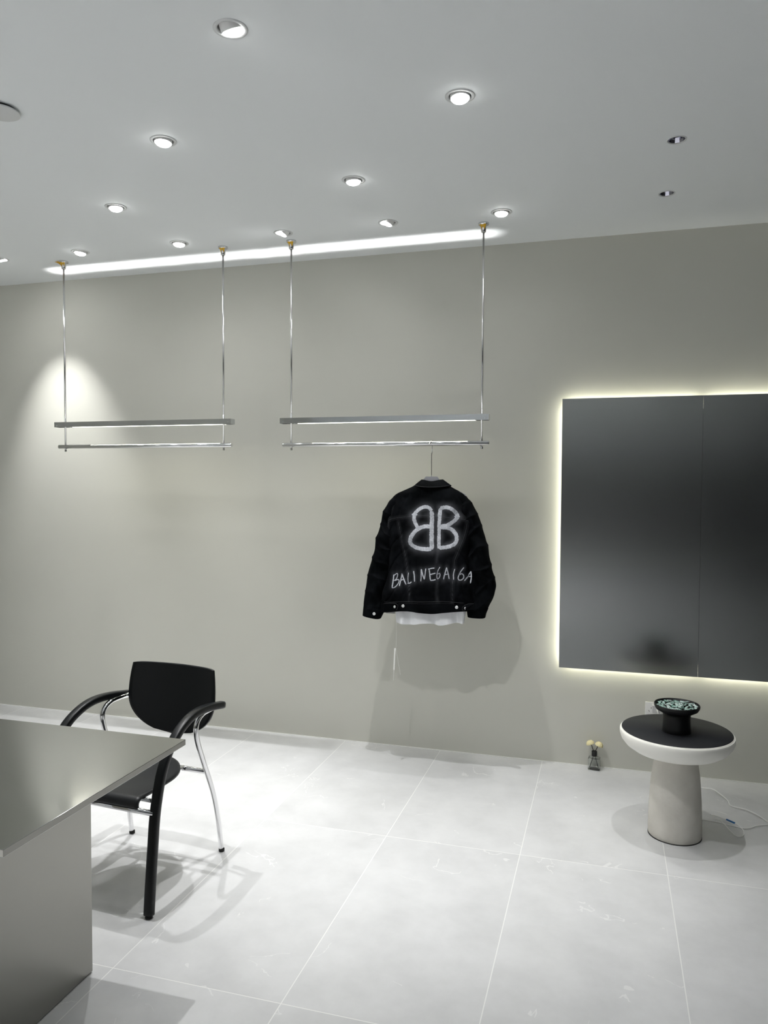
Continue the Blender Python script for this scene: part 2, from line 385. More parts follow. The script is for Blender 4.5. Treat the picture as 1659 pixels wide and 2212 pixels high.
# ------------------------------------------------------------------ hanging racks
YR = 4.047
def rack(x0, x1, rx0, rx1, hx0, hx1, zbar, label, stick):
    t = empty('hanging_rack', ((rx0+rx1)/2, YR, ZC), 0, label, 'hanging rack', 'ceiling hung garment racks')
    X = (rx0+rx1)/2
    zb = zbar - ZC                         # bar centre below the ceiling
    hb, hd = .0155, .025
    # light bar: folded steel channel, open underneath
    bm = NB()
    a0, a1 = x0-X, x1-X
    w_ = .0022
    box(bm, a0, a1, -hd, hd, zb+hb-w_, zb+hb)
    box(bm, a0, a1, -hd, -hd+w_, zb-hb, zb+hb-w_); box(bm, a0, a1, hd-w_, hd, zb-hb, zb+hb-w_)
    box(bm, a0, a0+w_, -hd+w_, hd-w_, zb-hb, zb+hb-w_); box(bm, a1-w_, a1, -hd+w_, hd-w_, zb-hb, zb+hb-w_)
    box(bm, a0+w_, a1-w_, -hd+w_, hd-w_, zb-hb+.0045, zb-hb+.007)
    bar = obj('light_bar', bm, M['bar'], t)
    inset = .085
    bm = box(NB(), a0+inset, a1-inset, -.010, .010, zb-hb+.0030, zb-hb+.0045)
    obj('led_lens', bm, M['led_bar'], bar)
    ld = bpy.data.lights.new('led_light', 'AREA'); ld.shape = 'RECTANGLE'; ld.size = (x1-x0)-2*inset; ld.size_y = .018; ld.energy = LEDBAR_W; ld.color = (1, .965, .80); ld.spread = math.radians(150)
    lo = bpy.data.objects.new('led_light', ld); COL.objects.link(lo); lo.parent = bar; lo.location = ((a0+a1)/2, 0, zb-hb+.0025)
    # added lamp imitating spotlight reflected off the polished bar onto the ceiling
    ld = bpy.data.lights.new('bar_glare_helper', 'AREA'); ld.shape = 'RECTANGLE'; ld.size = (x1-x0)-.02; ld.size_y = .045; ld.energy = UP_W; ld.color = (1, 1, .99); ld.spread = math.radians(UP_SPREAD)
    lo = bpy.data.objects.new('bar_glare_helper', ld); COL.objects.link(lo); lo.parent = bar; lo.location = ((a0+a1)/2, .0, zb+hb+.002)
    lo.rotation_euler = (PI-math.radians(UP_TILT), 0, 0)
    for ex_, sg, en in ((a0+.12, -1, UP_W*.20), (a1-.12, 1, UP_W*.20)):  # more added lamps at the bar ends, tilted outward to carry the reflected band on
        if sg > 0 and x1 > -1: continue
        ld = bpy.data.lights.new('bar_glare_helper_end', 'AREA'); ld.shape = 'RECTANGLE'; ld.size = .22; ld.size_y = .045; ld.energy = en; ld.color = (1, 1, .99); ld.spread = math.radians(UP_SPREAD)
        lo = bpy.data.objects.new('bar_glare_helper_end', ld); COL.objects.link(lo); lo.parent = bar; lo.location = (ex_, .0, zb+hb+.0025)
        dz_ = -Vector((sg*.25, math.tan(math.radians(UP_TILT)), 1)).normalized(); dy_ = dz_.cross(Vector((1, 0, 0))).normalized(); dx_ = dy_.cross(dz_)
        lo.rotation_euler = Matrix((dx_, dy_, dz_)).transposed().to_euler()
    # screws on the front face
    for sx in (a0+.02, a1-.02):
        q = NB(); lathe(q, [(.0022, 0), (.0022, .0012), (.0012, .0018)], seg=14, M=Matrix.Rotation(PI/2, 3, 'X'), c=(sx, -hd, zb-.006))
        obj('screw', q, M['chrome'], bar, smooth=True)
    zr = zbar - .136 - ZC
    bm = NB(); rr = .0128
    prof = [(rr-.002, 0), (rr, .002), (rr, (hx1-hx0)-.002), (rr-.002, hx1-hx0)]
    lathe(bm, prof, seg=32, M=Matrix.Rotation(PI/2, 3, 'Y'), c=(hx0-X, 0, zr))
    obj('hanging_rail', bm, M['chrome'], t, angle=40)
    for i, rx in enumerate((rx0, rx1)):
        q = rx - X
        bm = NB(); lathe(bm, [(.0056, zr-rr-.016), (.0056, -.04)], seg=18, c=(q, 0, 0))
        obj('suspension_rod', bm, M['chrome_soft'], t, angle=50)
        bm = NB(); lathe(bm, [(.0068, zr-rr-.018), (.0068, zr-rr-.006)], seg=6, c=(q, 0, 0)); obj('end_nut', bm, M['chrome_soft'], t)
        bm = NB(); lathe(bm, [(.0125, -.047), (.0135, -.045), (.0135, -.013), (.027, -.009), (.028, -.007), (.028, 0)], seg=36, c=(q, 0, 0))
        fl = obj('ceiling_flange', bm, M['chrome_soft'], t, angle=35)
        # torn protective film left on the flange
        bm = NB(); N = 16; prev = None
        rnd = random.Random(int(abs(rx)*1000))
        a_c = -PI/2 - .1; half = 1.05
        for k in range(N+1):
            a = a_c - half + 2*half*k/N
            top = .0275 if not (stick and i == 0 and k < 5) else .052 - .004*k
            low = -.024 - .007*math.sin(k*.7+rx) - rnd.random()*.003
            col = []
            for s in range(6):
                u = s/5
                r_ = top*(1-u)**1.6 + .0146*(1-(1-u)**1.6)
                z_ = -.006*(1-u) + low*u
                col.append(bm.verts.new((q + r_*math.cos(a), r_*math.sin(a), z_ + .001*math.sin(k*2+s))))
            if prev:
                for s in range(5): bm.faces.new((prev[s], prev[s+1], col[s+1], col[s]))
            prev = col
        obj('film_scrap', bm, M['tape'], fl, smooth=True)['label'] = 'torn yellow protective film'
    return t
LEDBAR_W, UP_W, UP_SPREAD, UP_TILT = .75, 1.0, 11.0, 10.0
rack(-3.327, -2.106, -3.264, -2.166, -3.313, -2.113, 1.950, 'polished steel hanging rack with light bar at left, its rail empty', True)
rack(-1.798, -0.608, -1.738, -0.648, -1.790, -0.607, 1.947, 'polished steel hanging rack at right, carrying the black jacket', False)
ZRAIL = 1.947-.136

# ------------------------------------------------------------------ backlit steel wall panels
def steel_panel(x0, x1, left_end, label):
    z0, z1 = .560, 2.070
    t = empty('steel_wall_panel', ((x0+x1)/2, YW, z0), 0, label, 'wall panel', 'backlit brushed steel wall panels')
    X = (x0+x1)/2
    obj('panel_face', box(NB(), x0-X, x1-X, -.040, -.034, 0, z1-z0, .0006), M['steel'], t)
    bm = NB(); box(bm, x0-X+(.07 if left_end else 0), x1-X, -.034, 0, .07, z1-z0-.07)
    obj('backing_box', bm, M['dark'], t)
    bm = NB(); e = .012; s = .026
    xa = x0-X+(s if left_end else .02); xb = x1-X-.02
    box(bm, xa, xb, -.0335, -.0260, s, s+e); box(bm, xa, xb, -.0335, -.0260, z1-z0-s-e, z1-z0-s)
    if left_end: box(bm, xa, xa+e, -.0335, -.0260, s+e, z1-z0-s-e)
    obj('led_strip', bm, M['led'], t)
    return t
steel_panel(-.2525, .4780, True, 'dark brushed steel wall panel with glowing left edge, above the round side table')
steel_panel(.4787, 1.2100, False, 'dark brushed steel wall panel cut off by the right picture edge')

# ------------------------------------------------------------------ desk
t = empty('desk', (-2.13, 1.82, 0), 0, 'satin stainless steel desk in the lower left corner, in front of the black chair', 'desk')
dz = .747
dt = obj('desktop', box(NB(), -.80, .80, -.400, .397, dz-.019, dz, .0012), M['desk'], t)
dt.data.materials.append(M['desk_darkened'])  # edge faces painted darker than the same steel to mute their floor reflection
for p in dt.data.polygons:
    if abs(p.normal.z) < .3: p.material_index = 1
for sx in (.54, -.80+.26-.28):
    obj('pedestal', box(NB(), sx-.26 if sx > 0 else sx, sx if sx > 0 else sx+.26, -.255, .252, .004, dz-.019, .001), M['desk_darkened'], t)
    obj('plinth', box(NB(), (sx-.26 if sx > 0 else sx)+.004, (sx if sx > 0 else sx+.26)-.004, -.251, .248, 0, .004), M['rubber'], t)

# ------------------------------------------------------------------ chair
CH_YAW = math.radians(-4.2)
ch = empty('armchair', (-1.838, 2.690, 0), CH_YAW, 'black plywood and chrome armchair pulled up behind the steel desk', 'chair')
XA = .249
def side(s):
    leg = [(-.277,.012), (-.265,.12), (-.249,.25), (-.232,.37), (-.198,.49), (-.160,.560), (-.115,.606), (-.068,.636), (-.010,.658), (.055,.667), (.14,.662), (.250,.644)]
    pts = [(s*(XA + .012 + .006*max(0, 1-z/.6) - .017*max(0, min(1, (y+.12)/.36))), y, z) for y, z in leg]
    bm = NB(); tube(bm, pts, .018, seg=20, smooth_n=8, flat=(.0155, .0185), up=(1, 0, 0))
    lg = obj('front_leg_and_arm', bm, M['black_wood'], ch, angle=60)
    obj('foot_glide', lathe(NB(), [(.012, 0), (.014, .003), (.012, .012)], seg=20, c=(s*(XA+.018), -.278, 0)), M['rubber'], lg, smooth=False, angle=40)
    for (y, z) in ((.155, .661), (.215, .6525), (-.240, .345), (-.220, .405)):
        obj('bolt', lathe(NB(), [(.005, -.0008), (.005, .0008)], seg=12, M=Matrix.Rotation(PI/2, 3, 'Y'), c=(s*(XA+.0158+.012+.006*max(0, 1-z/.6)-.017*max(0, min(1, (y+.12)/.36))), y, z)), M['slot'], lg)
    # chrome tube: rear leg, bend under the arm, return to the backrest
    w = .236
    path = [(s*w, .255, .010), (s*w, .232, .14), (s*w, .200, .26), (s*w, .158, .36), (s*w, .120, .44), (s*w, .082, .53), (s*w, .070, .585), (s*w, .082, .622), (s*w, .122, .642),
            (s*w, .180, .645), (s*(w-.008), .222, .645), (s*(w-.034), .246, .645), (s*(w-.085), .252, .643)]
    bm = NB(); tube(bm, path, .0108, seg=16, smooth_n=8)
    tb = obj('rear_leg_tube', bm, M['chrome'], ch, smooth=True)
    obj('foot_glide', lathe(NB(), [(.011, 0), (.0125, .002), (.0125, .013)], seg=18, c=(s*w, .256, 0)), M['rubber'], tb, angle=40)
for s in (1, -1): side(s)
def bar_(name, pts, r=.0105, n=0):
    bm = NB(); tube(bm, pts, r, seg=16, smooth_n=n); return obj(name, bm, M['chrome'], ch, smooth=True)
bar_('front_crossbar', [(-.262, -.238, .372), (.262, -.238, .372)])
bar_('front_crossbar', [(-.262, -.205, .402), (.262, -.205, .402)], .008)
bar_('rear_crossbar', [(-.236, .146, .388), (.236, .146, .388)])
for s in (1, -1): bar_('seat_rail', [(s*.12, -.205, .407), (s*.12, .146, .393)], .008)
# seat: D-shaped plywood shell with a waterfall front
def seat_pt(u, v):                      # u across -1..1, v front 0 .. back 1
    y = -.232 + v*.377
    half = .205 if v < .45 else .205*math.sqrt(max(0, 1-((v-.45)/.55)**2))
    if v < .12: half *= 1-.02*(1-v/.12)
    z = .424 + .010*(v) - .016*math.cos(u*PI/2)*math.sin(min(1, v*1.1)*PI)
    y0, zz = y, z
    return half*u, y0, zz
bm = NB(); NV, NU = 44, 24; grid = []
for j in range(NV+1):
    row = []
    if j < 12:                          # rolled front edge
        a = (1-j/12)*PI*.62
        R_ = .027
        y = -.232 - R_*math.sin(a); z = .424 - R_*(1-math.cos(a))
        for i in range(NU+1): row.append(bm.verts.new((.203*(i/NU*2-1), y, z)))
    else:
        v = (j-12)/(NV-12); v = 1-(1-v)**1.6 if v > 0 else 0
        v = min(v, .9995)
        for i in range(NU+1): row.append(bm.verts.new(seat_pt(i/NU*2-1, v)))
    grid.append(row)
for j in range(NV):
    for i in range(NU): bm.faces.new((grid[j][i], grid[j][i+1], grid[j+1][i+1], grid[j+1][i]))
o = obj('seat', bm, M['seat'], ch, smooth=True)
md = o.modifiers.new('thick', 'SOLIDIFY'); md.thickness = .011; md.offset = -1
# backrest: D-shaped, flat top edge, round bottom, gently curved
bm = NB(); NV, NU = 40, 26; grid = []
zt, zm, zb_ = .800, .665, .497
for j in range(NV+1):
    s_ = j/NV; s_ = s_**.8
    z = zb_ + (zt-zb_)*s_*.9999 + .00005
    if z > zm: half = .222 - .014*((z-zm)/(zt-zm))**2
    else: half = .222*math.sqrt(max(.0004, 1-((zm-z)/(zm-zb_))**2.2))
    row = []
    for i in range(NU+1):
        u = i/NU*2-1; x = half*u
        y = .232 + .028*(z-zb_)/.3 - .030*(x/.212)**2
        zz = z - (.006*abs(u)**12 if j == NV else 0)
        row.append(bm.verts.new((x+.012, y, zz)))
    grid.append(row)
for j in range(NV):
    for i in range(NU): bm.faces.new((grid[j][i], grid[j][i+1], grid[j+1][i+1], grid[j+1][i]))
o = obj('backrest', bm, M['black_wood'], ch, smooth=True)
md = o.modifiers.new('thick', 'SOLIDIFY'); md.thickness = .011; md.offset = 1

# ------------------------------------------------------------------ side table
t = empty('side_table', (.3145, 3.672, 0), 0, 'mushroom shaped stone side table with charcoal top, below the backlit steel panel', 'side table')
prof = [(.112, 0), (.1155, .006), (.1162, .03), (.1150, .09), (.1125, .16), (.1080, .23), (.1020, .29), (.0960, .33), (.0900, .365), (.084, .40)]
obj('column', lathe(NB(), prof, seg=72), M['stone'], t, angle=40)
c = (-.0015, -.018, 0)
prof = [(.06, .372), (.110, .376), (.150, .383), (.190, .397), (.220, .417), (.238, .440), (.2450, .462), (.2452, .474), (.2440, .480), (.2425, .4815), (.2415, .4790), (.2405, .4790), (.2400, .4835), (.2385, .4850), (.2355, .4858)]
obj('table_bowl', lathe(NB(), prof, seg=96, c=c), M['stone_top'], t, angle=45)
obj('inlay_top', lathe(NB(), [(.2368, .482), (.2368, .4868), (.2358, .4875)], seg=96, c=c), M['inlay'], t, angle=40)
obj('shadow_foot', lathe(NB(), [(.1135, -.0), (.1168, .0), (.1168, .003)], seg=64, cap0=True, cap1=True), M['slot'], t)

# pedestal dish and its sweets
DX, DY, DZ = .311, 3.632, .4875
t = empty('pedestal_dish', (DX, DY, DZ), 0, 'black pedestal dish full of wrapped mints on the side table', 'dish')
obj('foot', lathe(NB(), [(.0600, 0), (.0612, .001), (.0600, .02), (.0590, .06), (.0595, .092)], seg=56), M['dish'], t, angle=40)
obj('bowl', lathe(NB(), [(.050, .088), (.075, .092), (.090, .101), (.0965, .113), (.0975, .122), (.0955, .1255), (.0930, .1235), (.0905, .116), (.083, .108), (.06, .103), (.01, .102)], seg=72, cap0=True, cap1=True), M['dish'], t, angle=60)
def mint_mesh(name, m):
    bm = NB(); N = 9; L, wd_, th = .0125, .0060, .0026; g = []
    for j in range(N+1):
        u = j/N*2-1; a = abs(u)
        wv = wd_*(1.0 if a < .62 else (.45 if a < .75 else .95)); hv = th*(1-.55*a*a) if a < .62 else th*.18
        ring = []
        for k in range(10):
            an = 2*PI*k/10
            ring.append(bm.verts.new((u*L, wv*math.cos(an), hv*math.sin(an) + (.0006*math.sin(3*an+u*5)))))
        g.append(ring)
    for a, b2 in zip(g, g[1:]):
        for k in range(10): bm.faces.new((a[k], a[(k+1) % 10], b2[(k+1) % 10], b2[k]))
    bm.faces.new(g[0][::-1]); bm.faces.new(g[-1])
    me = bpy.data.meshes.new(name); bm.to_mesh(me); bm.free(); me.materials.append(m)
    for p in me.polygons: p.use_smooth = True
    return me
mm = [mint_mesh('mint_sweet', M['mint1']), mint_mesh('mint_sweet_green', M['mint2'])]
first = [None, None]; rnd = random.Random(9)
spots = []
for ring_r, cnt in ((0, 1), (.022, 6), (.042, 12), (.062, 17), (.078, 20)):
    for k in range(cnt):
        a = 2*PI*k/cnt + rnd.uniform(-.1, .1); spots.append((ring_r*math.cos(a), ring_r*math.sin(a), a, ring_r))
for i, (sx, sy, a, rr_) in enumerate(spots):
    kk = i % 2 if rnd.random() < .75 else 0
    if first[kk] is None:
        o = link('mint_sweet', mm[kk]); first[kk] = o
    else:
        o = first[kk].copy(); COL.objects.link(o)
    o.location = (DX+sx, DY+sy, DZ + .1145 + (.002 if rr_ > .07 else .0) + rnd.uniform(0, .004) + (.002 if rr_ < .03 else 0))
    o.rotation_euler = (rnd.uniform(-.35, .35), rnd.uniform(-.25, .25), a + PI/2 + rnd.uniform(-.8, .8))
    tag(o, 'small mint in a shiny green and white wrapper, heaped in the black dish', 'sweet', 'wrapped mints in the black dish')

# ------------------------------------------------------------------ wall sockets, charger, cables
def socket(x, label):
    t = empty('wall_socket', (x, YW, .352), 0, label, 'wall socket', 'wall sockets behind the side table')
    obj('face_plate', box(NB(), -.043, .043, -.008, 0, -.043, .043, .002), M['white_plastic'], t)
    for (sx, sz, an) in ((0, .011, 0), (-.011, -.006, -.5), (.011, -.006, .5)):
        bm = box(NB(), -.0012, .0012, -.0006, .0006, -.0045, .0045)
        o = obj('pin_slot', bm, M['slot'], t); o.location = (sx-.012, -.0084, sz); o.rotation_euler = (0, an, 0)
    return t
socket(.2580, 'white wall socket with a charger plugged in, behind the left side of the dish')
socket(.3470, 'white wall socket mostly hidden behind the black pedestal dish')
t = empty('charger', (.2745, YW-.0085, .372), 0, 'small white phone charger plugged in the wall socket behind the table', 'charger')
obj('charger_body', box(NB(), -.025, .018, -.032, 0, -.028, .014, .0035), mat('charger_plastic_shaded', (.56,.56,.56), .4), t)  # shade on the white charger's front is put into this grey base colour
obj('cable_plug', box(NB(), -.005, .005, -.048, -.032, -.008, .000, .0015), M['white_plastic'], t)

def cable(name, pts, r, m, label):
    bm = NB(); tube(bm, pts, r, seg=10, smooth_n=8)
    return tag(obj(name, bm, m, smooth=True), label, 'cable')
cable('charging_cable', [(.2745, 4.375, .366), (.278, 4.362, .355), (.285, 4.355, .30), (.30, 4.345, .12), (.33, 4.33, .02), (.40, 4.30, .004), (.499, 4.254, .012), (.545, 4.235, .016), (.582, 4.180, .010), (.603, 4.134, .004), (.611, 4.073, .003), (.672, 4.03, .010), (.72, 3.974, .008), (.749, 3.926, .003), (.80, 3.84, .003), (.90, 3.80, .003)],
      .0027, M['cable'], 'white charging cable running from the wall socket across the floor to the right')
t = cable('loose_cable', [(.36, 3.86, .003), (.458, 3.852, .006), (.51, 3.856, .004), (.565, 3.84, .003), (.62, 3.822, .003), (.655, 3.83, .004), (.691, 3.862, .006), (.743, 3.893, .003), (.86, 3.93, .003)],
      .0023, M['cable'], 'thin white cord on the floor passing behind the stone table column')
t = cable('looped_cord', [(.497, 3.935, .004), (.525, 3.905, .012), (.556, 3.868, .016), (.600, 3.830, .014), (.618, 3.795, .010), (.618, 3.752, .008), (.603, 3.718, .007), (.580, 3.715, .008), (.562, 3.760, .010), (.548, 3.812, .012), (.530, 3.860, .014), (.512, 3.885, .006)],
      .0018, M['cable'], 'looped thin white cord with a blue sleeve on the floor beside the stone table')
bm = NB(); tube(bm, [(.560, 3.866, .017), (.592, 3.838, .0155)], .0042, seg=12); obj('cord_sleeve', bm, M['blue'], t, smooth=False, angle=50)['label'] = 'blue cord sleeve'

# ------------------------------------------------------------------ reed diffuser
t = empty('reed_diffuser', (-.052, 4.388, 0), -.10, 'small clear glass reed diffuser with two cream flowers on the floor against the wall', 'reed diffuser')
bm = NB(); box(bm, -.032, .032, -.022, .022, 0, .068, .005)
inner = NB(); box(inner, -.0285, .0285, -.0185, .0185, .007, .064, .004); bmesh.ops.reverse_faces(inner, faces=inner.faces)
tmp = bpy.data.meshes.new('tmp'); inner.to_mesh(tmp); inner.free(); bm.from_mesh(tmp); bpy.data.meshes.remove(tmp)
obj('bottle', bm, M['diff_liq'], t)
obj('neck', lathe(NB(), [(.0085, .068), (.0080, .078)], seg=24, cap0=False, cap1=False), M['diff_liq'], t, smooth=True)
obj('cap', lathe(NB(), [(.0140, .077), (.0148, .078), (.0148, .102), (.0135, .1035), (.0060, .1035)], seg=28), M['rubber'], t, angle=40)
for s_, ft in ((-1, (-.019, .142)), (1, (.022, .139))):
    bm = NB(); tube(bm, [(-s_*.024, 0, .010), (s_*.002, 0, .096), (ft[0], 0, ft[1])], .0018, seg=8)
    st = obj('reed', bm, M['rubber'], t, smooth=True)
    # ruffled half-globe flower head made of overlapping petals
    bm = NB(); cx, cz = ft[0] + s_*.003, ft[1]+.002; rnd = random.Random(5+s_)
    for lay in range(6):
        th0 = lay*.24
        for k in range(9 - lay):
            a0 = 2*PI*k/(9-lay) + lay*.5 + rnd.uniform(-.1, .1); vs = []
            for j in range(5):
                for i in range(5):
                    th = th0 + (1-j/4)*.9; th = min(th, PI/2); R_ = .0215 + .0018*math.sin(i*2.3+k*1.7)*(j/4) - .0006*lay*(1-j/4) + rnd.uniform(-.0006, .0006)
                    aa = a0 + (i/4-.5)*(.95 + .12*lay)
                    vs.append(bm.verts.new((R_*math.cos(th)*math.cos(aa), R_*math.cos(th)*math.sin(aa), R_*.95*math.sin(th) - .002*(j/4))))
            for j in range(4):
                for i in range(4): bm.faces.new((vs[j*5+i], vs[j*5+i+1], vs[j*5+i+6], vs[j*5+i+5]))
    bmesh.ops.rotate(bm, verts=bm.verts, cent=(0,0,0), matrix=Matrix.Rotation(s_*.35, 3, 'Y'))
    bmesh.ops.translate(bm, verts=bm.verts, vec=(cx, 0, cz-.002))
    obj('flower_head', bm, M['flower'], t, smooth=True)

# ------------------------------------------------------------------ garment: hanger, tee, jacket
XH = -.918
t = empty('clothes_hanger', (XH, YR, 1.60), 0, 'grey clothes hanger with long steel hook holding the black jacket on the rail', 'hanger')
z0 = ZRAIL - 1.60
pts = [(-.008, -.022, z0-.004), (-.006, -.0185, z0+.003), (0, -.0150, z0+.011), (0, 0, z0+.0155), (0, .0165, z0+.006), (0, .0150, z0-.012), (.001, .004, z0-.028), (.002, 0, z0-.045), (-.001, 0, z0-.060), (-.0012, 0, z0-.10), (-.001, 0, .028)]
bm = NB(); tube(bm, pts, .0024, seg=10, smooth_n=6)
hk = obj('hook', bm, M['chrome'], t, smooth=True)
bm = NB(); bmesh.ops.create_uvsphere(bm, u_segments=12, v_segments=8, radius=.0032, matrix=Matrix.Translation((-.009, -.023, z0-.005))); obj('hook_ball', bm, M['chrome'], hk, smooth=True)
bm = NB()
outl = [(-.031,.033),(.031,.033),(.052,.006),(.10,-.022),(.185,-.062),(.19,-.078),(.10,-.045),(.0,-.02),(-.10,-.045),(-.19,-.078),(-.185,-.062),(-.10,-.022),(-.052,.006)]
f0 = [bm.verts.new((x, -.006, z)) for x, z in outl]; f1 = [bm.verts.new((x, .006, z)) for x, z in outl]
bm.faces.new(f0); bm.faces.new(f1[::-1])
for i in range(len(outl)): bm.faces.new((f0[i], f1[i], f1[(i+1) % len(outl)], f0[(i+1) % len(outl)]))
bmesh.ops.recalc_face_normals(bm, faces=bm.faces)
obj('hanger_body', bm, M['hanger'], t)

def loft(sections, yc, nz, nring, expo=.8, fold=None, close_top=False):
    """sections: list of (Lpx, Rpx, half depth, y offset); returns bmesh + ring grid"""
    S = []
    for (lx, ly), (rx, ry), dep, yo in sections:
        a = at(lx, ly, YR); b_ = at(rx, ry, YR); S.append((Vector((a[0], a[1], dep, yo)), Vector((b_[0], b_[1], dep, yo))))
    Ls = spline([s[0].to_tuple() for s in S], nz); Rs = spline([s[1].to_tuple() for s in S], nz)
    bm = NB(); grid = []
    for j, (L, R_) in enumerate(zip(Ls, Rs)):
        c = (L+R_)/2; hx = (R_[0]-L[0])/2; hz = (R_[1]-L[1])/2; ring = []
        for k in range(nring):
            a = 2*PI*k/nring; ca, sa = math.cos(a), math.sin(a)
            cc = math.copysign(abs(ca)**expo, ca); ss = math.copysign(abs(sa)**expo, sa)
            p = Vector((c[0] + hx*cc, yc + c[3] - c[2]*ss, c[1] + hz*cc))
            if fold: p += fold(p, j/(len(Ls)-1), ca, sa)
            ring.append(bm.verts.new(p))
        grid.append(ring)
    for a, b_ in zip(grid, grid[1:]):
        for k in range(nring): bm.faces.new((a[k], b_[k], b_[(k+1) % nring], a[(k+1) % nring]))
    if close_top: bm.faces.new(grid[0])
    return bm, grid

def spline(pts, n=8):
    """Catmull-Rom for tuples of any length"""
    P = [np.array(tuple(p), float) for p in pts]
    if len(P) < 3: return [Vector(p) for p in P]
    P = [2*P[0]-P[1]] + P + [2*P[-1]-P[-2]]; out = []
    for i in range(1, len(P)-2):
        a, b_, c, d = P[i-1], P[i], P[i+1], P[i+2]
        for k in range(n):
            u = k/n; out.append(Vector(.5*((2*b_) + (c-a)*u + (2*a-5*b_+4*c-d)*u*u + (3*b_-a-3*c+d)*u**3)))
    out.append(Vector(P[-2])); return out

jk = empty('denim_jacket', (0, 0, 0), 0, 'black denim jacket seen from behind with white painted emblem and lettering, on a hanger', 'jacket')
def nz_(p, s, o=0): return noise.noise(Vector((p.x*s+o, p.y*s*.3, p.z*s*.7)))
def fold_body(p, t_, ca, sa):
    k = min(1, t_*3)
    f = .010*nz_(p, 9, 3) + .009*nz_(p, 20, 7) + .004*nz_(p, 48, 17)
    # long diagonal creases from the armholes to the hem
    f += .009*math.sin((p.x-XH)*34 + p.z*6)*t_*(.3+.7*abs(ca))
    cr = (p.x-XH)*(1 if p.x > XH else -1)
    f += .010*(1-abs(math.sin((cr*1.6 + p.z)*26 + 2.5*nz_(p, 7, 5))))**3*max(0, min(1, (cr-.06)*9))*t_
    return Vector((0, f*k, 0))
def fold_sleeve(seed, amp=1.0):
    def g(p, t_, ca, sa):
        f = .012*nz_(p, 13, seed) + .008*nz_(p, 30, seed+4)
        cre = math.sin(p.z*46 + p.x*30*(1 if seed > 20 else -1)*1.0 + 2*nz_(p, 8, seed+9))
        f += .006*cre*math.sin(min(1, t_)*PI)
        f += .013*(1-abs(math.sin(p.z*30 + (p.x-XH)*22*(1 if seed < 20 else -1) + 2*nz_(p, 9, seed))))**3*math.sin(min(1, t_)*PI)
        return Vector((.25*f*ca*amp, -f*amp*sa*1.3, .15*f))
    return g
body = [((916,1040),(950,1040),.040,.0), ((906,1043),(961,1043),.052,.0), ((890,1052),(976,1053),.060,.0), ((872,1060),(990,1060.5),.064,.0), ((856,1068),(1002,1067.5),.066,0), ((846,1080),(1012,1080),.068,0),
        ((840,1098),(1017,1098),.072,0), ((837,1125),(1022,1128),.076,0), ((839,1160),(1020,1160),.078,0), ((843,1195),(1018,1195),.080,0), ((842,1230),(1016,1230),.080,0), ((836,1258),(1018,1258),.079,0),
        ((828,1280),(1022,1280),.078,0), ((825.5,1300),(1026,1300),.076,0), ((825.5,1303),(1026,1303),.076,0)]
bm, grid = loft(body, YR, 26, 300, .62, fold_body, close_top=True)
bvh = BVHTree.FromBMesh(bm)
def on_body(x, z, lift=.0012):
    h = bvh.ray_cast(Vector((x, YR-.5, z)), Vector((0, 1, 0)))
    return Vector((x, (h[0].y if h[0] else YR-.06)-lift, z))
YB = YR-.075
def bp_(x, y): q = at(x, y, YB); return q

Z1 = lambda pts: [(760+x/4.879, 940+y/4.879) for x, y in pts]      # from the enlarged view
C3 = lambda pts: [(770+x/9.76, 1190+y/9.76) for x, y in pts]
C4 = lambda pts: [(920+x/9.76, 1190+y/9.76) for x, y in pts]
emblem = [
 (Z1([(838,800),(842,880),(840,960),(842,1080),(843,1205)]), 44),
 (Z1([(840,800),(815,768),(770,756),(720,772),(680,805),(660,835),(656,880),(668,925),(698,982)]), 38),
 (Z1([(835,965),(770,962),(705,985),(655,1030),(622,1090),(622,1140),(655,1172),(720,1195),(840,1203)]), 42),
 (Z1([(934,770),(926,850),(920,960),(919,1080),(916,1195)]), 40),
 (Z1([(930,768),(1000,762),(1052,778),(1092,820),(1108,862),(1070,910),(1005,950),(935,962)]), 40),
 (Z1([(930,972),(1005,975),(1062,1005),(1098,1060),(1100,1115),(1070,1155),(1000,1180),(918,1188)]), 40),
 (Z1([(633,836),(690,838)]), 22), (Z1([(818,830),(866,832)]), 22), (Z1([(905,838),(944,840)]), 22), (Z1([(1078,857),(1133,861)]), 20),
]
writing = [
 (C3([(780,500),(768,640),(755,780)]), 24), (C3([(770,530),(850,478),(862,515),(838,585),(790,632)]), 18), (C3([(790,632),(868,608),(888,650),(858,712),(805,768),(757,780)]), 20),
 (C3([(952,478),(930,600),(905,740)]), 25), (C3([(950,478),(990,590),(1042,708)]), 24), (C3([(925,622),(1015,595)]), 17),
 (C3([(1097,458),(1085,580),(1092,690)]), 16), (C3([(1072,688),(1120,680),(1162,655)]), 22),
 (C3([(1207,420),(1222,540),(1228,648)]), 26),
 (C3([(1360,640),(1368,520),(1365,388)]), 20), (C3([(1367,385),(1400,500),(1432,602)]), 24), (C3([(1432,602),(1452,480),(1466,370)]), 22),
 (C4([(72,388),(85,500),(98,622)]), 26), (C4([(52,385),(120,368),(186,360)]), 20), (C4([(85,502),(150,482),(212,465)]), 22), (C4([(98,622),(150,618),(208,602)]), 24),
 (C4([(302,338),(258,420),(235,520),(248,588),(285,560),(302,505),(288,470),(252,492)]), 14),
 (C4([(442,348),(400,490),(370,602)]), 24), (C4([(442,348),(470,470),(490,592)]), 22), (C4([(398,502),(482,485)]), 20),
 (C4([(606,380),(580,490),(584,606)]), 20),
 (C4([(786,358),(720,450),(675,550),(680,612),(728,625),(775,585),(778,525),(740,488),(705,510)]), 20),
 (C4([(940,440),(870,545),(795,642)]), 22), (C4([(940,438),(948,560),(928,690)]), 26), (C4([(855,558),(950,545)]), 16),
]
